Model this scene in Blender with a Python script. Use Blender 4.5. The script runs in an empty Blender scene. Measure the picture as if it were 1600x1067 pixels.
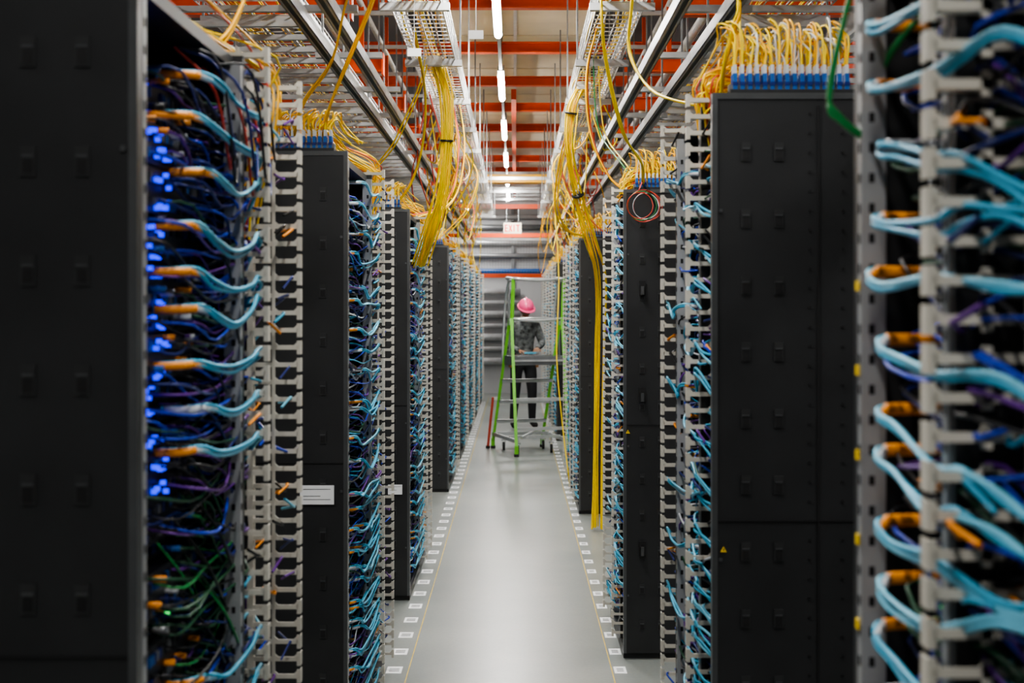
import bpy, math, random
from mathutils import Vector, Matrix
R = random.Random(7)

# ------------------------------------------------------------------ materials
MATS = {}
def mat(name, col, rough=0.5, metal=0.0, emit=0.0, var=0.12, scale=12.0, spec=0.5):
    if name in MATS: return MATS[name]
    m = bpy.data.materials.new(name); m.use_nodes = True
    nt = m.node_tree; b = nt.nodes['Principled BSDF']
    b.inputs['Roughness'].default_value = rough
    b.inputs['Metallic'].default_value = metal
    b.inputs['Specular IOR Level'].default_value = spec
    c = (col[0], col[1], col[2], 1)
    if var > 0:
        tc = nt.nodes.new('ShaderNodeTexCoord')
        n = nt.nodes.new('ShaderNodeTexNoise'); n.inputs['Scale'].default_value = scale
        n.inputs['Detail'].default_value = 4
        r = nt.nodes.new('ShaderNodeValToRGB')
        r.color_ramp.elements[0].position = 0.3; r.color_ramp.elements[1].position = 0.7
        r.color_ramp.elements[0].color = tuple(x*(1-var) for x in col)+(1,)
        r.color_ramp.elements[1].color = tuple(min(1, x*(1+var)) for x in col)+(1,)
        nt.links.new(tc.outputs['Object'], n.inputs['Vector'])
        nt.links.new(n.outputs['Fac'], r.inputs['Fac'])
        nt.links.new(r.outputs['Color'], b.inputs['Base Color'])
    else:
        b.inputs['Base Color'].default_value = c
    if emit > 0:
        b.inputs['Emission Color'].default_value = c
        b.inputs['Emission Strength'].default_value = emit
    MATS[name] = m
    return m

mat('panel', (0.030, 0.031, 0.033), 0.42, 0.2, var=0.15, scale=5)
mat('panel_edge', (0.12, 0.125, 0.13), 0.35, 0.6)
mat('knock', (0.043, 0.044, 0.046), 0.4, 0.3)
mat('slot', (0.006, 0.006, 0.007), 0.6)
mat('equip', (0.010, 0.010, 0.012), 0.45)
mat('equip2', (0.04, 0.04, 0.045), 0.4, 0.4)
mat('comb', (0.60, 0.57, 0.50), 0.5, var=0.08)
mat('post', (0.36, 0.37, 0.38), 0.4, 0.25)
mat('teal', (0.06, 0.38, 0.58), 0.4, var=0.1)
mat('teal2', (0.17, 0.52, 0.70), 0.4, var=0.1)
mat('blue', (0.01, 0.05, 0.50), 0.4)
mat('navy', (0.008, 0.02, 0.15), 0.4)
mat('purple', (0.13, 0.03, 0.26), 0.4)
mat('blackc', (0.012, 0.012, 0.014), 0.4)
mat('greenc', (0.02, 0.24, 0.06), 0.4)
mat('dgreen', (0.01, 0.07, 0.03), 0.4)
mat('whitec', (0.60, 0.62, 0.65), 0.4)
mat('redc', (0.5, 0.05, 0.03), 0.4)
mat('orangeb', (0.95, 0.33, 0.03), 0.45)
mat('yellow', (0.95, 0.68, 0.0), 0.4, var=0.06)
mat('yellow2', (0.90, 0.46, 0.0), 0.4, var=0.08)
mat('connblue', (0.01, 0.10, 0.36), 0.4)
mat('orange', (0.66, 0.075, 0.012), 0.5, var=0.12, scale=3)
mat('steel', (0.50, 0.51, 0.52), 0.38, 0.4)
mat('steel_d', (0.22, 0.23, 0.24), 0.4, 0.5)
mat('board', (0.66, 0.58, 0.44), 0.7, var=0.1, scale=2)
mat('label', (0.85, 0.86, 0.88), 0.5, var=0.03)
mat('ink', (0.03, 0.03, 0.04), 0.5)
mat('led_blue', (0.0, 0.02, 1.0), 0.4, emit=2.2, var=0)
mat('led_green', (0.1, 0.9, 0.2), 0.4, emit=1.5, var=0)
mat('tube', (1.0, 0.97, 0.9), 0.4, emit=45, var=0)
mat('lgreen', (0.15, 0.50, 0.03), 0.42)
mat('alu', (0.55, 0.57, 0.58), 0.35, 0.5)
mat('alu_d', (0.2, 0.21, 0.22), 0.4, 0.5)
mat('rubber', (0.02, 0.02, 0.02), 0.8)
mat('redp', (0.36, 0.04, 0.02), 0.45)
mat('pink', (0.95, 0.10, 0.28), 0.35, var=0.05)
mat('skin', (0.33, 0.18, 0.11), 0.55, var=0.05)
mat('hair', (0.02, 0.013, 0.01), 0.6)
mat('trouser', (0.02, 0.02, 0.023), 0.8)
mat('belt', (0.28, 0.12, 0.04), 0.7)
mat('exitw', (0.85, 0.78, 0.62), 0.5, emit=0.25, var=0)
mat('exitr', (0.8, 0.03, 0.02), 0.5, emit=0.2, var=0)
mat('wallm', (0.46, 0.47, 0.48), 0.8, var=0.08, scale=1.5)
mat('ceilm', (0.10, 0.10, 0.105), 0.8, var=0.2, scale=1)
mat('jacket', (0.13, 0.14, 0.14), 0.8, var=0.85, scale=18)
mat('warn', (0.9, 0.62, 0.02), 0.5, var=0)
mat('tape', (0.60, 0.43, 0.07), 0.6, var=0.2)

fm = bpy.data.materials.new('concrete_floor'); fm.use_nodes = True
nt = fm.node_tree; b = nt.nodes['Principled BSDF']
tc = nt.nodes.new('ShaderNodeTexCoord')
n1 = nt.nodes.new('ShaderNodeTexNoise'); n1.inputs['Scale'].default_value = 1.3; n1.inputs['Detail'].default_value = 9; n1.inputs['Roughness'].default_value = 0.65
n2 = nt.nodes.new('ShaderNodeTexNoise'); n2.inputs['Scale'].default_value = 60; n2.inputs['Detail'].default_value = 3
r1 = nt.nodes.new('ShaderNodeValToRGB')
r1.color_ramp.elements[0].position = .3; r1.color_ramp.elements[0].color = (.21, .235, .23, 1)
r1.color_ramp.elements[1].position = .75; r1.color_ramp.elements[1].color = (.32, .335, .315, 1)
mx = nt.nodes.new('ShaderNodeMixRGB'); mx.blend_type = 'MULTIPLY'; mx.inputs['Fac'].default_value = .25
r2 = nt.nodes.new('ShaderNodeMapRange'); r2.inputs['To Min'].default_value = .27; r2.inputs['To Max'].default_value = .36
for n in (n1, n2): nt.links.new(tc.outputs['Object'], n.inputs['Vector'])
nt.links.new(n1.outputs['Fac'], r1.inputs['Fac'])
nt.links.new(r1.outputs['Color'], mx.inputs['Color1']); nt.links.new(n2.outputs['Fac'], mx.inputs['Color2'])
nt.links.new(mx.outputs['Color'], b.inputs['Base Color'])
nt.links.new(n1.outputs['Fac'], r2.inputs['Value']); nt.links.new(r2.outputs['Result'], b.inputs['Roughness'])
MATS['floor'] = fm

# ------------------------------------------------------------------ mesh builder
BOXF = [(0, 3, 2, 1), (4, 5, 6, 7), (0, 1, 5, 4), (1, 2, 6, 5), (2, 3, 7, 6), (3, 0, 4, 7)]
def smooth_path(pts, n=4):
    pts = [Vector(p) for p in pts]
    if len(pts) < 3 or n <= 1: return pts
    P = [pts[0]*2-pts[1]] + pts + [pts[-1]*2-pts[-2]]
    out = []
    for i in range(1, len(P)-2):
        a, b, c, d = P[i-1], P[i], P[i+1], P[i+2]
        for k in range(n):
            t = k/n
            out.append(0.5*((2*b)+(c-a)*t+(2*a-5*b+4*c-d)*t*t+(3*b-a-3*c+d)*t*t*t))
    out.append(pts[-1])
    return out

class MB:
    def __init__(self, tf=None):
        self.v = []; self.f = []; self.m = []; self.s = []; self.mats = []; self.tf = tf
    def mi(self, name):
        if name not in self.mats: self.mats.append(name)
        return self.mats.index(name)
    def add(self, vs, fs, m, smooth=False):
        o = len(self.v)
        if self.tf: vs = [self.tf(p) for p in vs]
        self.v.extend([tuple(p) for p in vs]); k = self.mi(m)
        for f in fs:
            self.f.append(tuple(i+o for i in f)); self.m.append(k); self.s.append(smooth)
    def box(self, x0, x1, y0, y1, z0, z1, m):
        self.add([(x0, y0, z0), (x1, y0, z0), (x1, y1, z0), (x0, y1, z0), (x0, y0, z1), (x1, y0, z1), (x1, y1, z1), (x0, y1, z1)], BOXF, m)
    def beam(self, p, q, w, h, m, up=(0, 0, 1)):
        p = Vector(p); q = Vector(q); d = (q-p).normalized(); u = Vector(up)
        s = d.cross(u)
        if s.length < 1e-3: s = d.cross(Vector((0, 1, 0)))
        s.normalize(); u = s.cross(d).normalized()
        a = s*w/2; c = u*h/2
        self.add([p-a-c, p+a-c, p+a+c, p-a+c, q-a-c, q+a-c, q+a+c, q-a+c], BOXF, m)
    def tube(self, pts, r, m, sides=6, n=4, cap=True):
        P = smooth_path(pts, n); L = len(P); vs = []; fs = []
        prev = None
        for i, p in enumerate(P):
            t = (P[min(i+1, L-1)]-P[max(i-1, 0)])
            if t.length < 1e-9: t = Vector((0, 0, 1))
            t.normalize()
            if prev is None:
                a = t.cross(Vector((0, 0, 1)))
                if a.length < .05: a = t.cross(Vector((1, 0, 0)))
            else:
                a = prev - t*prev.dot(t)
                if a.length < 1e-6: a = t.cross(Vector((1, 0, 0)))
            a.normalize(); prev = a; b2 = t.cross(a)
            rr = r if not callable(r) else r(i/(L-1))
            for k in range(sides):
                an = 2*math.pi*k/sides
                vs.append(p+a*math.cos(an)*rr+b2*math.sin(an)*rr)
        for i in range(L-1):
            for k in range(sides):
                k2 = (k+1) % sides
                fs.append((i*sides+k, i*sides+k2, (i+1)*sides+k2, (i+1)*sides+k))
        if cap:
            fs.append(tuple(range(sides))[::-1]); fs.append(tuple((L-1)*sides+k for k in range(sides)))
        self.add(vs, fs, m, True)
    def mesh(self, name):
        me = bpy.data.meshes.new(name); me.from_pydata(self.v, [], self.f)
        for k in self.mats: me.materials.append(MATS[k])
        me.polygons.foreach_set('material_index', self.m)
        me.polygons.foreach_set('use_smooth', self.s)
        me.update()
        return me
    def obj(self, name, parent=None, loc=(0, 0, 0)):
        return mkobj(name, self.mesh(name), parent, loc)

def mkobj(name, me, parent=None, loc=(0, 0, 0)):
    o = bpy.data.objects.new(name, me); bpy.context.collection.objects.link(o)
    o.location = loc
    if parent: o.parent = parent
    return o
def empty(name, loc=(0, 0, 0)):
    e = bpy.data.objects.new(name, None); e.empty_display_size = .1
    bpy.context.collection.objects.link(e); e.location = loc
    return e

# ------------------------------------------------------------------ room shell
YF = 27.5; ZC = 4.7; XW = 4.6
m = MB(); m.box(-XW, XW, -3, YF, -.1, 0, 'floor'); m.obj('floor')
m = MB(); m.box(-XW, XW, -3, YF, ZC, ZC+.1, 'ceilm'); m.obj('ceiling')
m = MB(); m.box(-XW-.1, -XW, -3, YF, 0, ZC, 'wallm'); m.obj('wall_left')
m = MB(); m.box(XW, XW+.1, -3, YF, 0, ZC, 'wallm'); m.obj('wall_right')
m = MB(); m.box(-XW, XW, YF, YF+.1, 0, ZC, 'wallm'); m.obj('wall_far')
m = MB(); m.box(-XW, XW, -3.1, -3, 0, ZC, 'wallm'); m.obj('wall_rear')

H = 2.2; U = .04445

# ------------------------------------------------------------------ rack pieces (local: x = depth into cabinet, y along aisle)
def side_panel(mb, y0, t, depth=1.07, knock=True):
    mb.box(.0, depth, y0, y0+t, .03, H, 'panel')
    if not knock: return
    f = y0-.002
    mb.box(-.002, .012, y0-.004, y0+t, .03, H+.003, 'panel_edge')
    mb.box(0, depth, y0-.003, y0+.01, H-.012, H+.004, 'panel_edge')
    for row in range(12):
        z = .16+row*.172
        for cx in (.085, .17, .42, .50, .78, .86):
            mb.box(cx-.012, cx+.012, f-.0015, f+.002, z-.024, z+.024, 'knock')
            mb.box(cx-.008, cx+.008, f-.003, f, z-.019, z+.002, 'slot')
            mb.box(cx-.009, cx+.009, f-.004, f, z+.006, z+.010, 'panel_edge')
    for z in [.1+i*.05 for i in range(42)]:
        for cx in (.25, .335):
            mb.box(cx-.003, cx+.003, f-.001, f+.002, z-.003, z+.003, 'slot')
    mb.box(.27, .275, f-.002, f+.002, .05, H-.03, 'slot')
    mb.box(0, depth, f-.0015, f+.001, 1.098, 1.102, 'slot')
    for cx, z in ((.02, .3), (.02, 1.0), (.02, 1.9)):
        mb.box(cx-.004, cx+.004, f-.004, f, z-.004, z+.004, 'panel_edge')

def cabinet(cfg, tf, led, rng):
    mb = MB(tf)
    L = cfg['len']; ya, yb = cfg['eq']
    side_panel(mb, 0, .025)
    if ya > .1: side_panel(mb, ya-.02, .02, knock=False)
    side_panel(mb, yb, .02, knock=False)
    mb.box(0.02, 1.07, 0.025, yb+.02, H-.03, H-.004, 'panel')
    mb.box(0.0, 1.07, 0.025, L, .0, .05, 'panel')
    mb.box(1.05, 1.07, 0.025, L, .05, H-.03, 'panel')
    mb.box(.22, .24, 0.025, L, .05, H-.03, 'equip')
    for yy in (ya+.004, yb-.03):
        mb.box(-.001, .035, yy, yy+.024, .05, H-.02, 'post')
        for i in range(46):
            z = .1+i*U
            mb.box(-.0022, .002, yy+.007, yy+.015, z, z+.014, 'slot')
            mb.box(.010, .018, yy-.001, yy, z, z+.014, 'slot')
    z = .09
    while z < H-.12:
        k = rng.choice([1, 1, 1, 2, 2])
        d = rng.uniform(.075, .12)
        mb.box(d, .21, ya+.03, yb-.035, z+.002, z+k*U-.002, rng.choice(['equip', 'equip', 'equip2']))
        n = int((yb-ya-.12)/.018)
        for r_ in range(k):
            for i in range(n):
                if rng.random() < .75:
                    y = ya+.06+i*.018
                    mb.box(d-.006, d+.001, y, y+.012, z+r_*U+.012, z+r_*U+.03, rng.choice(['slot', 'equip2', 'slot', 'connblue', 'steel_d', 'navy']))
            if led and 1.25 < z < 2.13:
                for i in range(5):
                    y = ya+.35+i*.022
                    zz = z+r_*U+rng.uniform(.004, .028)
                    if rng.random() < .8: mb.box(d-.016, d-.006, y, y+.006, zz, zz+.009, 'led_blue')
            elif rng.random() < .3:
                y = ya+rng.uniform(.3, yb-ya-.1)
                mb.box(d-.010, d, y, y+.005, z+r_*U+.02, z+r_*U+.026, rng.choice(['led_blue', 'led_green', 'led_blue']))
        z += k*U
    return mb

def combs(cfg, tf):
    mb = MB(tf); near = cfg['kind'] == 'R0'
    for yc in cfg['combs']:
        mb.box(.078, .094, yc-.004, yc+.03, .06, H+.03, 'comb')
        if not near: mb.box(.022, .030, yc-.003, yc+.002, .06, H+.03, 'comb')
        mb.box(.094, .20, yc+.012, yc+.02, .06, H, 'panel')
        z = .075
        while z < H+.01:
            mb.box(-.036, .08, yc-.002, yc+.002, z, z+.0115, 'comb')
            mb.box(-.036, .08, yc+.002, yc+.022, z, z+.0025, 'comb')
            mb.box(-.044, -.034, yc-.002, yc+.002, z-.012, z+.023, 'comb')
            mb.box(-.044, -.041, yc+.002, yc+.026, z-.012, z+.023, 'comb')
            if near: mb.box(.018, .030, yc-.002, yc+.002, z-.008, z+.020, 'comb')
            mb.add([(-.034, yc-.002, z+.0115), (-.026, yc-.002, z+.0115), (-.034, yc-.002, z+.019), (-.034, yc+.002, z+.0115), (-.026, yc+.002, z+.0115), (-.034, yc+.002, z+.019)],
                   [(0, 1, 2), (3, 5, 4), (1, 4, 5, 2)], 'comb')
            mb.add([(.022, yc-.002, z+.0115), (.014, yc-.002, z+.0115), (.022, yc-.002, z+.019), (.022, yc+.002, z+.0115), (.014, yc+.002, z+.0115), (.022, yc+.002, z+.019)],
                   [(0, 2, 1), (3, 4, 5), (1, 2, 5, 4)], 'comb')
            z += U
    return mb

CLD = ['navy', 'navy', 'blue', 'navy', 'purple', 'blackc', 'blackc', 'blackc', 'dgreen', 'purple', 'blue']  # dark cable mix; extra blue also paints in LED spill on nearby cables
CLM = ['navy', 'blue', 'blue', 'purple', 'purple', 'blackc', 'blackc', 'dgreen', 'whitec', 'teal', 'blackc', 'navy', 'teal']
def patching(cfg, tf, rng):
    mb = MB(tf); ya, yb = cfg['eq']; cs = cfg['combs']; kind = cfg['kind']
    ncl = {'A': 8, 'R0': 3, 'far': 6}[kind]
    z = .12
    while z < H-.08:
        for i in range(ncl):
            yp = rng.uniform(ya+.08, yb-.06)
            if kind == 'A': yp = rng.uniform(ya+.3, yb-.06)
            yc = min(cs, key=lambda c: abs(c-yp)) if rng.random() < .8 or kind == 'A' else rng.choice(cs)
            sg = 1 if yc > yp else -1
            z0 = z+rng.uniform(-.012, .012); z1 = z+rng.uniform(-.05, .04)
            out = rng.uniform(.01, .065)
            col = rng.choice(CLM if kind == 'far' else CLD)
            if kind == 'A' and z < 1.3 and rng.random() < .22: col = rng.choice(['dgreen', 'dgreen', 'greenc'])
            pts = [(.10, yp, z0), (out, yp+sg*.02, z0-rng.uniform(0, .02)),
                   (out+rng.uniform(-.01, .02), (yp+yc)/2, (z0+z1)/2-rng.uniform(.005, .06)),
                   (rng.uniform(.0, .05), yc, z1), (.08, yc+sg*rng.uniform(.06, .16), z1-rng.uniform(-.05, .12))]
            mb.tube(pts, rng.choice([.0025, .003, .0035]), col, 5, 3, False)
            if rng.random() < .3:
                mb.tube([(.09, yp, z0), (.055, yp, z0)], .007, rng.choice(['orangeb', 'connblue', 'blackc', 'whitec']), 5, 1)
        z += U
    z = .13 if kind != 'A' else .12
    while z < H-.05:
        if kind == 'A' and .98 < z < 1.33: z += U; continue
        if kind == 'far':
            yc = cs[-1] if len(cs) == 2 and rng.random() < .35 and cfg['side'] > 0 else cs[0]
            yp = ya+(yb-ya)*rng.uniform(.25, .75)
        elif kind == 'A':
            yc = cs[0]; yp = ya+rng.uniform(.36, .50)
        else:
            yc = cs[0]; yp = ya+rng.uniform(.29, .37)
        sg = 1 if yc > yp else -1
        dz = rng.uniform(-.025, .03); sag = rng.uniform(.010, .038) if kind == 'A' else rng.uniform(.012, .045)
        if kind == 'R0': sag = rng.uniform(-.015, .04)
        o = -.002+rng.uniform(-.010, .006); z0 = z+rng.uniform(-.012, .012)
        if kind == 'A': o = -.012
        nb = 2
        rr = {'A': .0044, 'R0': .0044, 'far': .0038}[kind]
        for k in range(nb):
            zz = z0+(k-(nb-1)/2)*rr*1.7; oo = o-.004*(k % 2)
            w1, w2 = rng.uniform(-.005, .005), rng.uniform(-.010, .010)
            if kind == 'far': w1 *= 2; w2 *= 1.8
            if kind == 'R0':
                w2 *= 1.3
                pts = [(.09, yp, zz), (.03, yp-.004, zz), (-.006, yp-.018, zz-.002), (-.014, yp-.055, zz-.012+w1), (-.010, yp-.12, zz-.020+w1), (oo-.008, yc+.07, zz-sag-.014+w2), (oo+.004, yc+.01, zz-sag-.012+dz*.5+w2),
                       (.016, yc-.08, zz-sag*1.6+dz-.016), (.05, yc-.16, zz-sag*2.6+dz-.02+w2*2)]
            else:
                pts = [(.09, yp, zz), (.04, yp+sg*.01, zz+.003), (.004, yp+sg*.05, zz+.004), (oo, yp+sg*.11, zz-sag*.6+w1),
                       (oo, yp*.45+yc*.55, zz-sag+w2), (oo-.006, yc-sg*.08, zz-sag*.6+dz*.5+w2*.5), (-.02, yc-sg*.01, zz+dz*.9),
                       (-.022, yc+sg*.03, zz+dz+rng.uniform(-.01, .012)), (-.004, yc+sg*.06, zz+dz-rng.uniform(.01, .03)), (.05, yc+sg*.13, zz+dz-rng.uniform(.03, .12))]
            mb.tube(pts, rr, rng.choice(['teal', 'teal', 'teal2']), 7 if kind != 'far' else 5, 4, False)
        if kind == 'R0':
            c0, c1, c2 = Vector((.085, yp, z0)), Vector((.03, yp-.004, z0)), Vector((.004, yp-.012, z0)); c3 = Vector((-.013, yp-.045, z0-.009))
        else:
            c0 = Vector((.085, yp, z0)); c1 = Vector((.040, yp+sg*.008, z0+.001)); c2 = Vector((.016, yp+sg*.034, z0+.003)); c3 = Vector((-.002, yp+sg*.066, z0-sag*.1))
        br = {'A': .0088, 'R0': .0088, 'far': .006}[kind]
        bc = 'orangeb' if rng.random() < (.85 if kind != 'far' else .45) else 'whitec'
        mb.tube([c0, c1, c2], br, bc, 8, 3)
        if kind != 'far': mb.tube([c2, c3], lambda t: br*.85*(1-.2*t), 'whitec' if rng.random() < .75 else bc, 8, 2)
        if kind == 'far':
            z += U*rng.choice([1, 1.5, 2, 2, 2.5]) if z > .95 else U*rng.choice([.75, 1, 1.5])
        else: z += 2*U*rng.choice([1, 1, .9, 1.08])
    for yc in cs:
        for i in range(16):
            y = yc+rng.uniform(.03, .26) if yc+.3 < cfg['len']+.2 else yc+rng.uniform(-.02, .03)
            u = rng.uniform(.09, .19); a = rng.uniform(.1, .9); c_ = rng.uniform(1.3, H-.02)
            pts = [(u, y, a)]; zz = a+.3
            while zz < c_:
                pts.append((u+rng.uniform(-.015, .015), y+rng.uniform(-.02, .02), zz)); zz += .3
            pts.append((u, y, c_))
            mb.tube(pts, .005, rng.choice(['blackc', 'navy', 'blue', 'teal', 'purple', 'blackc', 'dgreen', 'whitec']), 5, 2, False)
    for yc in cs:
        z = .1
        while z < H-.02:
            for q in range(2):
                if rng.random() > .6: continue
                u = rng.uniform(-.025, .065); z0 = z+.022+rng.uniform(-.008, .008)
                mb.tube([(u+.01, yc-.07, z0+rng.uniform(-.03, .03)), (u-.004, yc-.02, z0+rng.uniform(-.006, .006)), (u, yc, z0), (u+.04, yc+.07, z0-rng.uniform(-.03, .04))],
                        rng.uniform(.0028, .004), rng.choice(['teal', 'teal2', 'navy', 'purple', 'purple', 'blackc', 'orangeb', 'blue', 'blackc', 'navy']), 5, 3, False)
            z += U
    return mb

def topfiber(cfg, tf, rng):
    mb = MB(tf)
    mb.box(.05, .38, .03, .30, H-.004, H+.018, 'panel')
    mb.box(.05, .38, .05, .08, H+.018, H+.034, 'steel_d')
    nb = 16; low = cfg['kind'] == 'A' or cfg['side'] < 0
    for i in range(nb):
        u = .065+i*.0195
        for r_ in range(2):
            yy = .045+r_*.028
            mb.box(u-.0055, u+.0055, yy, yy+.014, H+.018, H+.062, 'connblue')
            mb.box(u-.007, u+.007, yy-.001, yy+.015, H+.030, H+.040, 'navy')
            mb.box(u-.004, u+.004, yy+.002, yy+.012, H+.062, H+.085, 'whitec')
            for q in range(1 if cfg['kind'] == 'A' else 2):
                zt = H+.085+rng.uniform(.04, .12)*(.6 if low else 1)
                ue = u+rng.uniform(-.05, .05)
                mb.tube([(u, yy+.007, H+.08), (u+rng.uniform(-.008, .008), yy+.01, zt-.02), (u-.02+rng.uniform(-.02, .02), yy+.05, zt+.01),
                         (ue, yy+.16, zt-.03), (ue-.05, yy+.25, H+.03+rng.uniform(0, .05))], .0026,
                        rng.choice(['yellow', 'yellow2', 'yellow', 'yellow2', 'yellow', 'whitec']), 5, 3, False)
    yc = cfg['combs'][-1]-.1 if cfg['side'] < 0 else cfg['combs'][0]+.05
    for i in range(8 if cfg['kind'] == 'A' else (22 if cfg['side'] < 0 else 44)):
        u0 = rng.uniform(.08, .32); zt = H+.035+rng.uniform(.0, .08)
        ye = yc+rng.uniform(-.06, .16)
        mb.tube([(u0, .2+rng.uniform(-.08, .05), zt), (u0*.7, (.25+ye)/2, zt+rng.uniform(-.01, .02)), (rng.uniform(.0, .06), ye-.03, zt-rng.uniform(0, .04)),
                 (rng.uniform(.01, .06), ye, H-.06), (.08, ye+.02, H-.2-rng.uniform(0, .2))], .003, rng.choice(['yellow', 'yellow2', 'yellow', 'yellow2', 'yellow', 'redc']), 5, 4, False)
    return mb

XL = -.595; XR = .51
cfgL = dict(len=1.46, eq=(.03, .87), combs=[.96, 1.42], side=-1, kind='far')
cfgA = dict(len=1.46, eq=(.03, .87), combs=[.94, 1.42], side=-1, kind='A')
cfgR = dict(len=.92, eq=(.25, .83), combs=[.2, .87], side=1, kind='far')
cfgR0 = dict(len=.84, eq=(.37, .82), combs=[.31], side=1, kind='R0')
tfL = lambda p: (-p[0], p[1], p[2])
tfR = None
def variants(cfg, tf, n, led=False, seed=1):
    out = []
    for i in range(n):
        rng = random.Random(seed*100+i)
        out.append((cabinet(cfg, tf, led, rng).mesh('cabinet'), combs(cfg, tf).mesh('cable_fingers'),
                    patching(cfg, tf, rng).mesh('patch_cables'), topfiber(cfg, tf, rng).mesh('fiber_patch_tray')))
    return out
VL = variants(cfgL, tfL, 3, seed=3); VLA = variants(cfgA, tfL, 1, led=True, seed=4)
VR = variants(cfgR, tfR, 3, seed=5); VR0 = variants(cfgR0, tfR, 1, seed=6)
def rack(v, x, y, top=True):
    e = empty('network_rack', (x, y, 0))
    for me, nm in zip(v, ('cabinet', 'cable_fingers', 'patch_cables', 'fiber_patch_tray')):
        if nm == 'fiber_patch_tray' and not top: continue
        mkobj(nm, me, e)
    return e
rackA = rack(VLA[0], XL, 2.235)
rackB = rack(VL[0], XL, 5.03)
rackC = rack(VL[1], XL, 8.0)
for i, y in enumerate((12.7, 15.5, 18.2, 20.9, 23.6)): rack(VL[(i+2) % 3], XL, y)
rack0 = rack(VR0[0], XR, 1.3, False)
rackR1 = rack(VR[0], XR, 3.67)
rackR2 = rack(VR[1], XR, 6.67)
rack(VR[2], XR, 11.35); rack(VR[1], XR, 13.0)
for i, y in enumerate((17.6, 19.4, 21.2, 23.0, 24.8)): rack(VR[i % 3], XR, y)

def tag(parent, x0, x1, y, z0, z1, lines=4):
    mb = MB(); mb.box(x0, x1, y-.004, y-.0005, z0, z1, 'label')
    h = (z1-z0)
    for i in range(lines):
        z = z1-h*(.2+.18*i); w = (x1-x0)
        if i == 1: continue
        mb.box(x0+w*.1, x0+w*(.9-.15*(i % 3)), y-.005, y-.004, z-h*.012, z+h*.012, 'ink')
    mb.obj('asset_tag', parent)
tag(rackB, -.165, -.045, -.005, .955, 1.022)
tag(rackC, -.12, -.04, -.005, .60, .655, 3)
def warn(parent, x, z, s, y=-.006):
    mb = MB(); mb.add([(x-s, y, z), (x+s, y, z), (x, y, z+1.75*s), (x-s, y+.003, z), (x+s, y+.003, z), (x, y+.003, z+1.75*s)],
                      [(0, 1, 2), (3, 5, 4), (0, 3, 4, 1), (1, 4, 5, 2), (2, 5, 3, 0)], 'warn')
    mb.box(x-.0015, x+.0015, y-.001, y, z+s*.5, z+s*1.2, 'ink'); mb.obj('warning_triangle', parent)
warn(rackR1, .027, 1.02, .008); warn(rackR2, .018, 1.06, .010)
mb = MB()
for z in (.52, 1.24, 1.74):
    mb.box(.07, .1, -.012, -.003, z-.035, z+.035, 'slot'); mb.box(.078, .092, -.03, -.012, z-.03, z+.01, 'panel_edge')
mb.obj('latch', rackR2)
mb = MB()
for i in range(10): mb.box(-.005, -.0025, .796, .812, .55+i*.125, .565+i*.125, 'warn')
mb.obj('post_marks', rack0)

# ------------------------------------------------------------------ floor tape and labels
mb = MB()
mb.box(-.488, -.483, .5, 26, .0, .0012, 'tape'); mb.box(.437, .442, .5, 26, 0, .0012, 'tape')
mb.obj('floor_tape_line')
mb = MB(); y = 2.26
while y < 25:
    for x0, x1 in ((-.585, -.515), (.45, .505)):
        mb.box(x0, x1, y, y+.12, 0, .0015, 'label')
        for k in range(3):
            mb.box(x0+.012, x1-.012, y+.032+k*.022, y+.044+k*.022, .0015, .002, 'steel_d')
    y += .346
mb.obj('floor_position_labels')

# ------------------------------------------------------------------ ceiling lights
tubes = [-.5, 2.5, 5.45, 8.4, 11.35, 14.3, 17.3, 20.2, 23.1]
XT = -.115; ZT = 3.5
def light_fixture(x, y, z, en):
    e = empty('ceiling_light', (x, y, z))
    mb = MB(); mb.tube([(0, 0, 0), (0, 1.25, 0)], .026, 'tube', 10, 1); mb.obj('tube_lamp', e)
    mb = MB(); mb.box(-.025, .025, -.05, 1.3, .03, .075, 'steel')
    mb.beam((0, .2, .075), (0, .2, ZC-z), .01, .01, 'steel_d'); mb.beam((0, 1.05, .075), (0, 1.05, ZC-z), .01, .01, 'steel_d')
    mb.obj('fixture_body', e)
    l = bpy.data.lights.new('lamp', 'AREA'); l.shape = 'RECTANGLE'; l.size = .08; l.size_y = 1.25; l.energy = en; l.color = (1, .98, .94)
    lo = bpy.data.objects.new('lamp', l); bpy.context.collection.objects.link(lo); lo.parent = e; lo.location = (0, .625, -.035)
for y in tubes: light_fixture(XT, y, ZT, 36 if y < 4 else 62)
mb = MB()
for i in range(len(tubes)-1): mb.box(XT-.012, XT+.012, tubes[i]+1.32, tubes[i+1]-.07, ZT+.035, ZT+.065, 'steel_d')
mb.obj('lighting_track')
for sx in (-3.1, 3.1):
    for y in (1.5, 6.5, 11.5, 16.5, 21.5): light_fixture(sx, y, 3.75, 60)  # unseen side rows, added to light the upper background

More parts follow.
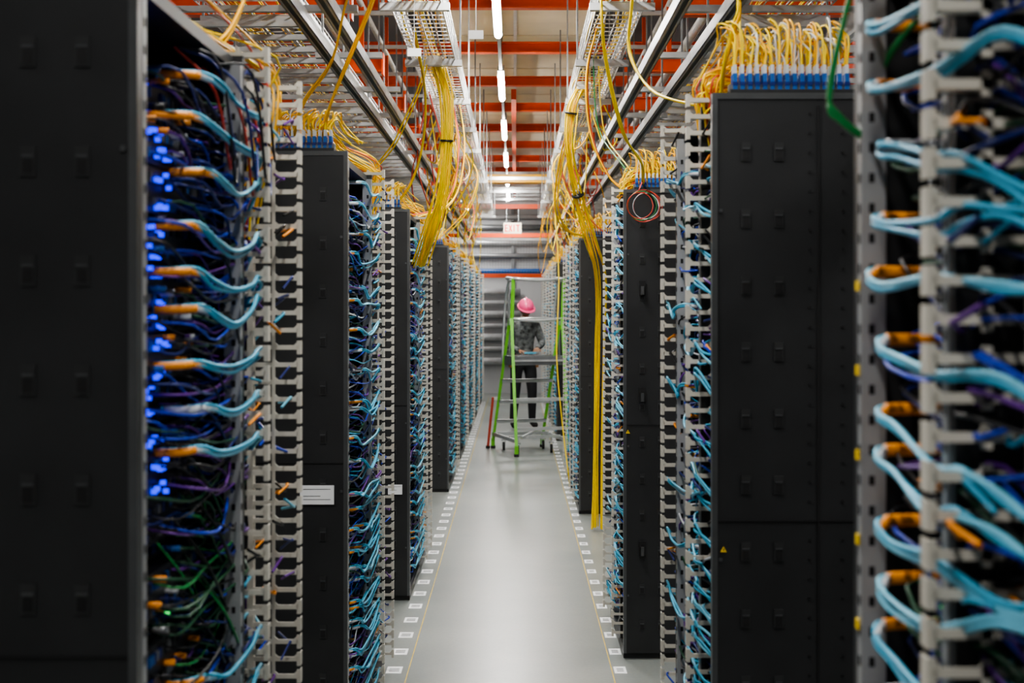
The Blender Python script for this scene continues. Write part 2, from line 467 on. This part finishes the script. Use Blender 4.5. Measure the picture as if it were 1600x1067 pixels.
# ------------------------------------------------------------------ overhead structure
mb = MB()
y = 3.1
while y < 27:
    mb.box(-XW, XW, y-.045, y+.045, 3.80, 3.812, 'orange'); mb.box(-XW, XW, y-.045, y+.045, 3.878, 3.89, 'orange')
    mb.box(-XW, XW, y-.006, y+.006, 3.812, 3.878, 'orange')
    for sx in (-2.4, -1.1, 1.1, 2.4): mb.beam((sx, y, 3.89), (sx, y, ZC), .03, .03, 'steel_d')
    y += 1.785
mb.obj('overhead_beam_grid')
mb = MB()
y = 3.9
while y < 26:
    for s in (-1, 1):
        a, c_ = (.86, XW)
        mb.box(min(s*a, s*c_), max(s*a, s*c_), y-.04, y+.04, 3.18, 3.19, 'orange')
        mb.box(min(s*a, s*c_), max(s*a, s*c_), y-.04, y+.04, 3.27, 3.28, 'orange')
        mb.box(min(s*a, s*c_), max(s*a, s*c_), y-.005, y+.005, 3.19, 3.27, 'orange')
        mb.box(s*.86-.006, s*.86+.006, y-.045, y+.045, 3.16, 3.30, 'orange')
        mb.beam((s*1.0, y, 3.28), (s*1.0, y, 3.9), .03, .03, 'orange')
        mb.beam((s*2.6, y, 3.28), (s*2.6, y, ZC), .03, .03, 'orange')
    y += 1.785
mb.obj('side_support_beams')
mb = MB()
mb.box(-.04, .01, 14, 26.5, 3.70, 3.80, 'orange'); mb.obj('longitudinal_beam')
mb = MB(); y = 2.2
while y < 26:
    mb.box(-.62, -.01, y+.02, y+1.765, 4.12, 4.14, 'board'); mb.box(.01, .62, y+.02, y+1.765, 4.12, 4.14, 'board'); y += 1.785
for x in (-.64, 0, .64): mb.box(x-.015, x+.015, 2.2, 26, 4.09, 4.12, 'steel')
for y in range(3, 26, 2):
    for x in (-.64, .64): mb.beam((x, y, 4.12), (x, y, ZC), .02, .02, 'steel_d')
mb.obj('ceiling_boards')

for s, xs in ((-1, (.68, .81)), (1, (.60, .79))):
    mb = MB()
    for x in xs:
        mb.box(s*x-.022, s*x+.022, 1.2, 24.5, 2.77, 2.775, 'steel')
        mb.box(s*x-.022, s*x-.019, 1.2, 24.5, 2.725, 2.77, 'steel'); mb.box(s*x+.019, s*x+.022, 1.2, 24.5, 2.725, 2.77, 'steel')
        mb.box(s*x-.022, s*x-.010, 1.2, 24.5, 2.725, 2.728, 'steel'); mb.box(s*x+.010, s*x+.022, 1.2, 24.5, 2.725, 2.728, 'steel')
    y = 1.4
    while y < 24.4:
        mb.box(min(s*.6, s*.9), max(s*.6, s*.9), y, y+.04, 2.775, 2.80, 'steel')
        mb.beam((s*.87, y+.02, 2.8), (s*.87, y+.02, 3.8), .01, .01, 'steel_d')
        y += 1.0
    mb.obj('strut_rail')
    mb = MB(); y = 1.3
    while y < 24.4:
        mb.box(min(s*.92, s*3.3), max(s*.92, s*3.3), y, y+.03, 2.92, 2.945, 'steel'); y += .32
    for x in (.92, 1.5, 2.1, 2.7, 3.3):
        mb.box(s*x-.012, s*x+.012, 1.2, 24.5, 2.86, 2.96, 'steel')
        yy = 1.6
        while yy < 24: mb.beam((s*x, yy, 2.96), (s*x, yy, ZC), .01, .01, 'steel_d'); yy += 2.0
    mb.obj('ladder_rack')
    mb = MB()
    for x, z, r_ in ((1.15, 3.42, .03), (1.3, 3.42, .03), (1.45, 3.42, .03), (1.9, 3.5, .045), (2.3, 3.5, .03), (2.5, 3.5, .03), (1.0, 3.62, .02), (.78, 3.62, .02)):
        mb.tube([(s*x, 1, z), (s*x, 27, z)], r_, 'steel', 8, 1)
    yy = 2.0
    while yy < 26:
        mb.box(min(s*.7, s*2.7), max(s*.7, s*2.7), yy, yy+.03, 3.545, 3.57, 'steel')
        for x in (.72, 2.0, 2.65): mb.beam((s*x, yy+.015, 3.57), (s*x, yy+.015, ZC), .008, .008, 'steel_d')
        yy += 1.2
    mb.obj('conduit_run')
    def basket(x0, x1, zb, h, name, nf, ytop, seed, step=.10):
        mb = MB(); r_ = .0026; zt = zb+h
        for x in [x0+(x1-x0)*i/4 for i in range(5)]:
            mb.box(s*x-r_, s*x+r_, 1.5, 22, zb-r_, zb+r_, 'steel')
        for x in (x0, x1):
            for z in (zb+h*.33, zb+h*.66, zt): mb.box(s*x-r_, s*x+r_, 1.5, 22, z-r_, z+r_, 'steel')
        y = 1.5
        while y < 22:
            mb.box(min(s*x0, s*x1), max(s*x0, s*x1), y-r_, y+r_, zb-2*r_, zb, 'steel')
            for x in (x0, x1): mb.box(s*x-r_, s*x+r_, y-r_, y+r_, zb, zt, 'steel')
            y += step
        y = 2
        while y < 22:
            mb.box(min(s*x0, s*x1)-.04, max(s*x0, s*x1)+.04, y, y+.04, zb-.04, zb-.006, 'steel')
            for x in (x0-.03, x1+.03): mb.beam((s*x, y+.02, zb-.04), (s*x, y+.02, ytop), .010, .010, 'steel_d')
            y += 1.5
        rg = random.Random(seed)
        for i in range(nf):
            pts = []; yy = 3.5; xx = s*rg.uniform(x0+.02, x1-.02)
            while yy < 21.5:
                pts.append((xx+rg.uniform(-.03, .03), yy, zb+.01+rg.uniform(0, .06))); yy += .8
            mb.tube(pts, .004, rg.choice(['yellow', 'yellow2', 'yellow']), 5, 3, False)
        return mb.obj(name)
    if s < 0: basket(.34, .58, 3.05, .14, 'wire_basket_tray', 12, 3.8, 2)
    else: basket(.38, .60, 3.05, .14, 'wire_basket_tray', 12, 3.8, 4)
    basket(1.0, 1.4, 2.99, .12, 'wire_basket_tray', 16, 3.15, 7+s)

# ------------------------------------------------------------------ hanging fibre
def bundle(name, ctr, n, r, spread, mats=('yellow',), seed=1, ties=()):
    rg = random.Random(seed); mb = MB()
    for i in range(n):
        a = rg.uniform(0, 6.28); q = math.sqrt(rg.random()); pts = []
        for j, c in enumerate(ctr):
            sp = spread[j] if isinstance(spread, (list, tuple)) else spread
            aj = a+rg.uniform(-.5, .5)
            pts.append((c[0]+math.cos(aj)*q*sp, c[1]+math.sin(aj)*q*sp, c[2]+rg.uniform(-.01, .01)))
        mb.tube(pts, r, rg.choice(mats), 6, 5, False)
    for j in ties:
        c = Vector(ctr[j]); sp = spread[j] if isinstance(spread, (list, tuple)) else spread
        d = (Vector(ctr[min(j+1, len(ctr)-1)])-Vector(ctr[max(j-1, 0)])).normalized()
        mb.tube([c-d*.006, c+d*.006], sp+r*1.3, 'blackc', 10, 1)
    return mb.obj(name)
bundle('fiber_cable_bundle', [(-.50, 8.7, 3.09), (-.47, 8.3, 3.10), (-.43, 8.1, 3.0), (-.394, 8.1, 2.85), (-.39, 8.1, 2.60), (-.42, 8.15, 2.34), (-.48, 8.25, 2.12), (-.57, 8.5, 1.9)], 20, .0048,
       [.05, .05, .04, .04, .032, .04, .05, .05], ('yellow',), 2, ties=(4,))
bundle('fiber_cable_bundle', [(.48, 9.6, 3.09), (.46, 9.25, 3.10), (.40, 9.0, 3.02), (.352, 9.0, 2.88), (.344, 9.05, 2.66), (.405, 9.2, 2.38), (.50, 9.4, 2.1), (.60, 10.0, 1.85), (.62, 10.4, 1.4), (.61, 10.5, .8), (.60, 10.5, .02)], 11, .0048,
       [.05, .05, .035, .035, .028, .035, .045, .05, .04, .045, .05], ('yellow', 'yellow', 'yellow2'), 4, ties=(3, 5))
def clipm(loc):
    mb = MB(); x, y, z = loc
    mb.box(x-.045, x+.045, y-.06, y+.06, z, z+.008, 'label')
    mb.box(x-.045, x+.045, y-.066, y-.06, z-.04, z+.008, 'label'); mb.obj('waterfall_clip')
clipm((-.455, 8.06, 3.055)); clipm((.43, 8.98, 3.06))
drops = [
    ([(-.46, 5.2, 3.06), (-.475, 5.1, 2.9), (-.50, 5.0, 2.73), (-.59, 5.0, 2.52), (-.66, 5.05, 2.36), (-.70, 5.15, 2.25)], 2, .0045, .008, ('yellow', 'yellow2')),
    ([(-.50, 5.6, 3.06), (-.56, 5.2, 2.9), (-.596, 5.0, 2.73), (-.65, 5.0, 2.52), (-.75, 5.0, 2.37), (-.80, 5.1, 2.26)], 2, .0045, .01, ('yellow2', 'yellow')),
    ([(-.52, 3.6, 3.06), (-.60, 3.5, 2.75), (-.62, 3.4, 2.5), (-.66, 3.3, 2.3), (-.70, 3.2, 2.22)], 2, .0045, .01, ('yellow2', 'yellow')),
    ([(-.50, 8.0, 3.06), (-.53, 8.0, 2.91), (-.62, 8.0, 2.7), (-.70, 8.1, 2.56), (-.85, 8.2, 2.4), (-.9, 8.2, 2.3)], 2, .0045, .01, ('yellow2', 'yellow')),
    ([(-.50, 7.2, 3.06), (-.47, 7.6, 2.8), (-.50, 7.9, 2.55), (-.58, 8.1, 2.35), (-.68, 8.2, 2.24)], 2, .0045, .02, ('yellow2', 'yellow')),
    ([(-.40, 9.6, 3.06), (-.36, 9.5, 2.75), (-.39, 9.4, 2.45), (-.48, 9.3, 2.3), (-.66, 9.1, 2.23)], 4, .0045, .03, ('yellow2', 'yellow', 'redc')),
    ([(.38, 6.0, 3.06), (.334, 5.5, 2.84), (.347, 5.5, 2.61), (.42, 5.6, 2.34), (.52, 5.9, 2.25), (.60, 6.75, 2.24)], 2, .0045, .012, ('yellow', 'yellow2')),
    ([(.46, 5.6, 3.06), (.458, 5.5, 2.84), (.446, 5.5, 2.64), (.507, 5.3, 2.47), (.60, 4.9, 2.35), (.66, 4.5, 2.28)], 2, .0050, .010, ('yellow', 'yellow')),
    ([(.50, 4.0, 3.06), (.583, 3.75, 2.5), (.574, 3.75, 2.38), (.555, 3.8, 2.27), (.56, 3.9, 2.12)], 2, .0045, .008, ('yellow2', 'yellow')),
    ([(.42, 7.2, 3.06), (.36, 7.0, 2.8), (.38, 7.0, 2.5), (.47, 7.0, 2.3), (.56, 7.0, 2.22)], 3, .0042, .02, ('redc', 'yellow2', 'yellow')),
    ([(.45, 8.0, 3.06), (.46, 8.0, 2.8), (.49, 7.9, 2.6), (.56, 7.4, 2.4), (.62, 7.1, 2.25)], 2, .0042, .02, ('greenc', 'yellow')),
    ([(.42, 10.6, 3.06), (.34, 10.7, 2.7), (.32, 10.9, 2.4), (.42, 11.2, 2.25), (.60, 11.5, 2.23)], 4, .0045, .03, ('yellow2', 'yellow')),
    ([(.40, 13.2, 3.06), (.36, 13.1, 2.6), (.39, 13.0, 1.9), (.37, 12.9, 1.2), (.43, 12.8, .5), (.47, 12.7, .15), (.49, 13.0, .02)], 1, .006, .02, ('yellow',)),
]
for i, (c, n, r_, sp, ms) in enumerate(drops): bundle('fiber_drop_cable', c, n, r_, sp, ms, 20+i)
for s in (-1, 1):
    rg = random.Random(50+s); mb = MB()
    for i in range(40):
        y = rg.uniform(9.2, 21.5); x0 = s*rg.uniform(.40, .58)
        dz = rg.uniform(.3, .9); yo = rg.uniform(-1.4, 1.4)
        xm = s*rg.uniform(.34, .72)
        if rg.random() < .65:
            pts = [(x0, y, 3.07), (xm, y+yo*.1, 3.0-dz*.5), (xm+s*.05, y+yo*.5, 3.07-dz), (xm+s*.14, y+yo*.9, 3.0-dz*.5), (x0+s*.12, y+yo, 3.07)]
        else:
            pts = [(x0, y, 3.07), (xm-s*.04, y+yo*.3, 2.85), (xm+s*.04, y+yo*.4, 2.55), (s*.64, y+yo*.5, 2.3), (s*.74, y+yo*.6, 2.22)]
        mb.tube(pts, .005, rg.choice(['yellow', 'yellow2', 'yellow', 'yellow2', 'yellow', 'redc']), 5, 5, False)
    mb.obj('fiber_slack_loops')
bundle('green_jumper_cable', [(.56, 1.95, 2.42), (.50, 2.05, 2.15), (.462, 2.08, 1.97), (.475, 2.08, 1.93), (.53, 2.1, 1.90), (.545, 2.1, 2.0), (.57, 2.0, 2.06), (.62, 1.9, 2.1)], 2, .004, .004, ('greenc',), 71)
mb = MB()
for k in range(5):
    c = Vector((.575+.01*k, 6.55+.012*k, 2.12)); rr = .060+.007*(k % 3)
    pts = [(c.x+rr*math.cos(a*.524), c.y+.01*math.sin(a), c.z+rr*math.sin(a*.524)) for a in range(0, 13)]
    mb.tube(pts, .0022, ['redc', 'greenc', 'redc', 'whitec', 'redc'][k], 6, 3, False)
mb.tube([(.57, 6.56, 2.19), (.60, 6.62, 2.25), (.62, 6.8, 2.23)], .003, 'redc', 6, 4)
mb.obj('coiled_jumper')
rg = random.Random(90); mb = MB()
for i in range(10):
    x = -.60+rg.uniform(-.02, .03); y = 2.75+rg.uniform(0, .4)
    mb.tube([(x-.05, y, 2.16), (x+.02, y+.05, 2.10+rg.uniform(-.03, .05)), (x+.03, y+.15, 1.98+rg.uniform(-.08, .04)), (x, y+.3, 2.03), (x-.06, y+.4, 2.12)], .003, rg.choice(['greenc', 'redc', 'navy', 'blackc']), 6, 4, False)
for i in range(9):
    x = -.64+rg.uniform(-.03, .02); y = 2.7+rg.uniform(0, .3); z = 1.1+rg.uniform(-.15, .2)
    mb.tube([(x-.04, y, z+.1), (x+.02, y+.05, z), (x+.02, y+.2, z-.1), (x-.05, y+.35, z)], .003, rg.choice(['greenc', 'blackc', 'navy', 'dgreen']), 6, 4, False)
mb.obj('loose_jumpers')
for (x, y, z) in ((-.44, 6.2, 2.78), (-.16, 5.8, 2.78)):
    mb = MB(); mb.beam((x, y, z), (x, y, z+.35), .003, .003, 'whitec'); mb.box(x-.03, x+.03, y-.002, y+.002, z-.035, z, 'label'); mb.obj('hanging_tag')

# ------------------------------------------------------------------ far end
mb = MB()
mb.box(-1.2, 1.2, 22.0, 22.08, 3.18, 3.25, 'orange')
mb.box(-1.2, 1.2, 24.5, 24.58, 2.86, 2.93, 'orange')
mb.box(-1.2, 1.2, 25.2, 25.28, 2.18, 2.25, 'orange')
for x in (-1.2, 1.14):
    mb.box(x, x+.06, 24.5, 24.58, 0, 3.68, 'orange')
mb.obj('portal_frame')
mb = MB()
for i in range(36): mb.box(-.9+i*.05, -.896+i*.05, 25.23, 25.235, 2.25, 2.86, 'steel_d')
for i in range(13): mb.box(-.9, .9, 25.23, 25.235, 2.25+i*.05, 2.254+i*.05, 'steel_d')
mb.box(-.9, .9, 25.22, 25.26, 2.84, 2.88, 'steel')
mb.obj('mesh_barrier')
mb = MB()
for k, z in enumerate((3.32, 3.44, 3.56)):
    for yy in (18.6+k*.9, 20.7+k*.9, 23+k*.7): mb.box(-1.0, 1.0, yy, yy+.04, z, z+.04, 'steel')
mb.obj('cross_struts')
mb = MB(); mb.box(-1.1, 1.1, 19.0, 19.02, 3.33, 3.43, 'yellow2'); mb.box(-1.1, 1.1, 19.25, 19.27, 3.33, 3.43, 'yellow2'); mb.box(-1.1, 1.1, 19.0, 19.27, 3.32, 3.33, 'yellow2')
mb.obj('fiber_duct')
mb = MB()
for i, z in enumerate((.62, .86, 1.08, 1.3, 1.52, 1.74, 1.95)):
    mb.tube([(-1.6, YF-.12, z), (.1, YF-.12, z)], .045 if i % 2 else .07, 'steel', 10, 1)
for x in (-1.3, -.05, 1.3): mb.box(x-.03, x+.03, YF-.06, YF, .4, 3.6, 'steel_d')
for z, c in ((2.35, 'connblue'), (2.65, 'steel_d'), (2.9, 'steel'), (3.2, 'steel_d'), (3.4, 'steel')):
    mb.tube([(-4, YF-.08, z), (4, YF-.08, z)], .05, c, 10, 1)
mb.obj('wall_pipes')
light_fixture(-.9, 25.7, 3.5, 45)  # extra fixture added to brighten the far end
es = empty('exit_sign', (-.045, 24.0, 2.99))
mb = MB(); mb.box(-.15, .15, 0, .04, -.09, .09, 'exitw')
mb.beam((-.1, .02, .09), (-.1, .02, ZC-2.99), .01, .01, 'steel_d'); mb.beam((.1, .02, .09), (.1, .02, ZC-2.99), .01, .01, 'steel_d')
mb.obj('sign_box', es)
mb = MB()
def seg(x0, x1, z0, z1): mb.box(x0, x1, -.004, 0, z0, z1, 'exitr')
t = .018; a, c_ = -.06, .06
seg(-.13, -.13+t, a, c_)
for z in (a, -.009, c_-t): seg(-.13, -.078, z, z+t)
mb.beam((-.06, -.002, a), (-.01, -.002, c_), .004, t, 'exitr'); mb.beam((-.06, -.002, c_), (-.01, -.002, a), .004, t, 'exitr')
seg(.015, .015+t, a, c_)
seg(.055, .125, c_-t, c_); seg(.081, .081+t, a, c_)
mb.obj('lettering', es)

# ------------------------------------------------------------------ platform ladder
lad = empty('platform_ladder', (0, 0, 0))
A = Vector((.014, 15.73, 0)); B = Vector((-.26, 16.70, 0)); W = Vector((.58, .165, 0))
D = A+W; C = B+W
def lerp(p, q, t): return p+(q-p)*t
mb = MB()
tA = Vector((A.x-.055, A.y+.40, 1.52)); tB = tA+Vector((-.02, .12, 0))
rails = []
for off in (Vector((0, 0, 0)), W):
    for foot, tp in ((A, tA), (B, tB)):
        f = foot+off+Vector((0, 0, .09)); tt = tp+off
        rails.append((f, tt)); mb.beam(f, tt, .034, .07, 'lgreen', up=(0, 1, 0))
    mb.beam(tA+off+Vector((.0, 0, -.12)), tA+off+Vector((.02, .02, .46)), .03, .03, 'lgreen')
    mb.beam(tB+off+Vector((0, .25, -.5)), tB+off+Vector((-.02, .25, .46)), .025, .025, 'alu_d')
    mb.tube([tA+off+Vector((.02, .02, .46)), tA+off+Vector((-.06, .1, .47)), tB+off+Vector((-.02, .25, .46))], .015, 'alu', 8, 4)
    # curved side handrail running down the climbing side
    mb.tube([tA+off+Vector((.02, .02, .44)), tA+off+Vector((-.04, .14, .40)), tB+off+Vector((-.06, .22, .1)), lerp(tB, B, .35)+off+Vector((-.02, .03, .02))], .013, 'alu', 8, 5)
mb.obj('green_rails', lad)
mb = MB()
def on(i, z):
    f, tt = rails[i]; return lerp(f, tt, (z-f.z)/(tt.z-f.z))
for z in (.32, .55, .80):
    mb.beam(on(1, z), on(3, z), .10, .035, 'alu')
    mb.beam(on(1, z)+Vector((0, -.03, .02)), on(3, z)+Vector((0, -.03, .02)), .08, .006, 'alu_d')
for z in (.30, .62):
    mb.beam(on(0, z), on(2, z), .03, .035, 'alu')
p0, p1, p2, p3 = on(0, 1.05), on(2, 1.05), on(3, 1.05), on(1, 1.05)
for t in [i/8 for i in range(9)]:
    mb.beam(lerp(p0, p3, t), lerp(p1, p2, t), .06, .02, 'alu')
for a_, b_ in ((p0, p1), (p3, p2), (p0, p3), (p1, p2)): mb.beam(a_, b_, .02, .10, 'alu_d')
for z in (1.52, 1.98):
    dz = Vector((0, 0, z-1.52))
    mb.tube([tA+dz+Vector((.02, 0, 0)), tA+W*.5+dz+Vector((0, -.03, -.02)), tA+W+dz], .017, 'alu', 8, 3)
mb.tube([tB+Vector((-.02, .25, .46)), tB+W+Vector((-.02, .25, .46))], .017, 'alu', 8, 1)
mb.tube([tB+Vector((-.02, .25, 0)), tB+W+Vector((-.02, .25, 0))], .017, 'alu', 8, 1)
mb.beam(tA+Vector((0, .03, -.03)), tB+Vector((0, .03, -.03)), .05, .08, 'alu')
mb.beam(tA+W+Vector((0, .03, -.03)), tB+W+Vector((0, .03, -.03)), .05, .08, 'alu')
for a_, b_ in ((A, B), (D, C), (B, C)):
    mb.beam(a_+Vector((0, 0, .17)), b_+Vector((0, 0, .17)), .03, .04, 'alu')
mb.beam(lerp(A, D, .1)+Vector((0, .1, .2)), lerp(B, C, .9)+Vector((0, 0, .2)), .025, .03, 'alu')
mb.obj('steps_and_platform', lad)
mb = MB()
def caster(p):
    x, y, z = p
    mb.box(x-.03, x+.03, y-.03, y+.03, .11, .13, 'alu')
    mb.box(x-.022, x-.017, y-.03, y+.025, .045, .12, 'alu'); mb.box(x+.017, x+.022, y-.03, y+.025, .045, .12, 'alu')
    mb.tube([(x-.014, y-.012, .05), (x+.014, y-.012, .05)], .05, 'rubber', 14, 1)
    mb.tube([(x-.016, y-.012, .05), (x+.016, y-.012, .05)], .022, 'alu', 10, 1)
    mb.beam((x, y, .13), (x, y, .19), .02, .02, 'alu')
for p in (lerp(A, B, .3)+Vector((.1, 0, 0)), lerp(A, B, .75)+Vector((.06, 0, 0)), lerp(D, C, .3)+Vector((-.1, 0, 0)), lerp(D, C, .75)+Vector((-.06, 0, 0))): caster(p)
for s_, e_ in ((lerp(A, B, .3), lerp(D, C, .3)), (lerp(A, B, .75), lerp(D, C, .75))):
    mb.beam(s_+Vector((0, 0, .19)), e_+Vector((0, 0, .19)), .03, .03, 'alu')
for p in (A, B, C, D):
    mb.box(p.x-.028, p.x+.028, p.y-.04, p.y+.04, 0, .03, 'rubber'); mb.box(p.x-.022, p.x+.022, p.y-.035, p.y+.035, .03, .12, 'lgreen')
mb.obj('feet_and_casters', lad)
mb = MB(); mb.beam(B+Vector((-.06, -.02, .02)), B+Vector((.0, -.02, .60)), .03, .05, 'redp', up=(0, 1, 0)); mb.beam(B+Vector((.0, -.02, .58)), B+Vector((.11, -.02, .58)), .025, .025, 'alu')
mb.box(B.x-.085, B.x-.035, B.y-.045, B.y+.005, 0, .03, 'rubber'); mb.obj('outrigger', lad)

# ------------------------------------------------------------------ worker
def skin(verts, edges, radii, root=0, sub=2):
    me = bpy.data.meshes.new('tmp'); me.from_pydata(verts, edges, []); ob = bpy.data.objects.new('tmp', me)
    bpy.context.collection.objects.link(ob)
    md = ob.modifiers.new('s', 'SKIN'); md.use_smooth_shade = True
    for i, r_ in enumerate(radii):
        sv = me.skin_vertices[0].data[i]
        sv.radius = r_ if isinstance(r_, tuple) else (r_, r_); sv.use_root = (i == root)
    sb = ob.modifiers.new('b', 'SUBSURF'); sb.levels = sub; sb.render_levels = sub
    dg = bpy.context.evaluated_depsgraph_get(); dg.update()
    out = bpy.data.meshes.new_from_object(ob.evaluated_get(dg)); bpy.data.objects.remove(ob)
    for p in out.polygons: p.use_smooth = True
    return out
wk = empty('worker', (.11, 19.3, 0)); wk.rotation_euler = (0, 0, .25)
V = [(0, 0, .95), (0, .0, 1.08), (0, -.03, 1.27), (0, -.05, 1.41), (0, -.085, 1.50), (0, -.11, 1.56),
     (-.17, -.045, 1.41), (-.25, -.06, 1.15), (-.12, -.28, 1.07),
     (.17, -.045, 1.41), (.25, -.07, 1.16), (.11, -.30, 1.10),
     (-.095, 0, .88), (-.12, -.03, .50), (-.14, .02, .10), (-.15, -.13, .045),
     (.095, 0, .88), (.12, -.02, .50), (.13, .03, .10), (.15, -.12, .045)]
E = [(0, 1), (1, 2), (2, 3), (3, 4), (4, 5), (3, 6), (6, 7), (7, 8), (3, 9), (9, 10), (10, 11), (0, 12), (12, 13), (13, 14), (14, 15), (0, 16), (16, 17), (17, 18), (18, 19)]
RR = [(.15, .11), (.14, .10), (.165, .115), (.13, .10), .055, .052, .07, .052, .034, .07, .052, .034, (.095, .1), .07, .05, .042, (.095, .1), .07, .05, .042]
body = skin(V, E, RR)
for k in ('jacket', 'trouser', 'rubber', 'skin'): body.materials.append(MATS[k])
for p in body.polygons:
    c = p.center
    p.material_index = 2 if c.z < .12 else (1 if c.z < .97 else (3 if c.z > 1.50 and abs(c.x) < .08 else 0))
mkobj('body', body, wk)
def ell(mb, c, r, m, nu=20, nv=14, rot=None, fn=None, v0=0.0, v1=math.pi):
    vs = []; fs = []
    for j in range(nv+1):
        ph = v0+(v1-v0)*j/nv
        for i in range(nu):
            th = 2*math.pi*i/nu
            p = Vector((r[0]*math.sin(ph)*math.cos(th), r[1]*math.sin(ph)*math.sin(th), r[2]*math.cos(ph)))
            if fn: p = fn(p)
            if rot: p = rot @ p
            vs.append(p+Vector(c))
    for j in range(nv):
        for i in range(nu):
            i2 = (i+1) % nu; fs.append((j*nu+i, (j+1)*nu+i, (j+1)*nu+i2, j*nu+i2))
    mb.add(vs, fs, m, True)
rot = Matrix.Rotation(math.radians(28), 4, 'X'); hc = Vector((0, -.135, 1.635))
def hf(p):
    q = p.copy()
    if q.z < 0: q.x *= 1+q.z*2.2
    if q.z < -.02 and q.y > 0: q.y *= .8
    if q.y < 0: q.y *= .95
    if abs(q.x) < .02 and q.y < 0 and abs(q.z+.005) < .03: q.y -= .012
    return q
mb = MB()
ell(mb, hc, (.076, .096, .115), 'skin', 28, 22, rot, hf)
def hp(x, y, z): return hc+(rot @ Vector((x, y, z)))
ell(mb, hp(0, -.103, -.015), (.012, .018, .024), 'skin', 10, 8, rot)
for s in (-1, 1):
    ell(mb, hp(s*.03, -.084, .008), (.013, .008, .008), 'whitec', 10, 8, rot)
    ell(mb, hp(s*.03, -.091, .008), (.006, .004, .006), 'hair', 8, 6, rot)
    mb.tube([hp(s*.015, -.092, .026), hp(s*.032, -.092, .031), hp(s*.05, -.08, .026)], .004, 'hair', 6, 3)
    ell(mb, hp(s*.078, .005, -.005), (.01, .02, .032), 'skin', 10, 8, rot)
mb.tube([hp(-.025, -.085, -.055), hp(0, -.092, -.052), hp(.025, -.085, -.055)], .005, 'redc', 6, 3)
ell(mb, hp(0, .018, .012), (.082, .092, .112), 'hair', 20, 14, rot)
mb.obj('head', wk)
mb = MB()
ell(mb, hp(0, .0, .035), (.105, .13, .105), 'pink', 28, 10, rot, None, 0, math.pi/2)
vs = []; fs = []
for i in range(28):
    th = 2*math.pi*i/28
    for k, (e, dz) in enumerate(((0, .0), (.016, -.004), (.016, -.008), (0, -.005))):
        ex = e+(.035*max(0, -math.sin(th))**2 if e > 0 else 0)
        vs.append(hp((.105+ex)*math.cos(th), (.13+ex)*math.sin(th), .035+dz))
for i in range(28):
    for k in range(4):
        fs.append((i*4+k, i*4+(k+1) % 4, ((i+1) % 28)*4+(k+1) % 4, ((i+1) % 28)*4+k))
mb.add(vs, fs, 'pink', True)
mb.tube([hp(0, -.125, .07), hp(0, -.06, .135), hp(0, .02, .145), hp(0, .09, .115)], .010, 'pink', 8, 4)
mb.obj('hard_hat', wk)
for s, w, d in ((-1, Vector((-.12, -.28, 1.07)), Vector((.35, -.9, -.1))), (1, Vector((.11, -.30, 1.10)), Vector((-.35, -.9, -.15)))):
    d.normalize(); side = d.cross(Vector((0, 0, 1))).normalized(); dn = side.cross(d).normalized()*-1
    pm = w+d*.05; pk = w+d*.095
    me = skin([w-d*.02, pm, pk], [(0, 1), (1, 2)], [(.026, .02), (.038, .016), (.04, .014)])
    me.materials.append(MATS['skin']); mkobj('palm', me, wk)
    for k, ln in enumerate((.036, .042, .039, .03)):
        o = side*((k-1.5)*.02)
        b0 = pk-d*.02+o; b1 = pk+d*.012+o; b2_ = b1+d*ln*.8+dn*.012; b3 = b2_+d*ln*.3+dn*ln*.7; b4 = b3-d*.012+dn*.016
        me = skin([b0, b1, b2_, b3, b4], [(0, 1), (1, 2), (2, 3), (3, 4)], [.009, .0095, .009, .008, .0065], sub=1)
        me.materials.append(MATS['skin']); mkobj('finger', me, wk)
    th = side*(-s*.03)
    me = skin([w+d*.03+th*.5, w+d*.055+th*1.5, w+d*.085+th*1.9+dn*.01, w+d*.105+th*1.7+dn*.02], [(0, 1), (1, 2), (2, 3)], [.012, .011, .010, .008], sub=1)
    me.materials.append(MATS['skin']); mkobj('thumb', me, wk)
mb = MB()
mb.box(-.10, .10, -.44, -.36, 1.035, 1.06, 'teal2'); mb.obj('handheld_device', wk)
mb = MB()
pts = [(.165*math.cos(a*.5236), .125*math.sin(a*.5236), .985) for a in range(13)]
for dz in (-.014, 0, .014): mb.tube([(p[0], p[1], p[2]+dz) for p in pts], .012, 'belt', 8, 3, False)
mb.box(-.2, -.13, -.06, .03, .84, .98, 'belt'); mb.box(.13, .2, -.06, .03, .84, .98, 'belt')
mb.obj('tool_belt', wk)

# ------------------------------------------------------------------ world + camera
w = bpy.data.worlds.new('world'); bpy.context.scene.world = w; w.use_nodes = True
w.node_tree.nodes['Background'].inputs['Color'].default_value = (.5, .55, .6, 1); w.node_tree.nodes['Background'].inputs['Strength'].default_value = .05
cd = bpy.data.cameras.new('camera'); cam = bpy.data.objects.new('camera', cd); bpy.context.collection.objects.link(cam)
cam.location = (0, 0, 1.65); cam.rotation_euler = (math.radians(90), 0, 0)
cd.sensor_width = 36; cd.lens = 50; cd.shift_x = -5/1600; cd.shift_y = -53/1600
cd.clip_start = .05
cd.dof.use_dof = True; cd.dof.focus_distance = 7.0; cd.dof.aperture_fstop = 4.5
bpy.context.scene.camera = cam
try:
    bpy.context.scene.view_settings.look = 'AgX - Medium High Contrast'
except Exception as ex: print(ex)
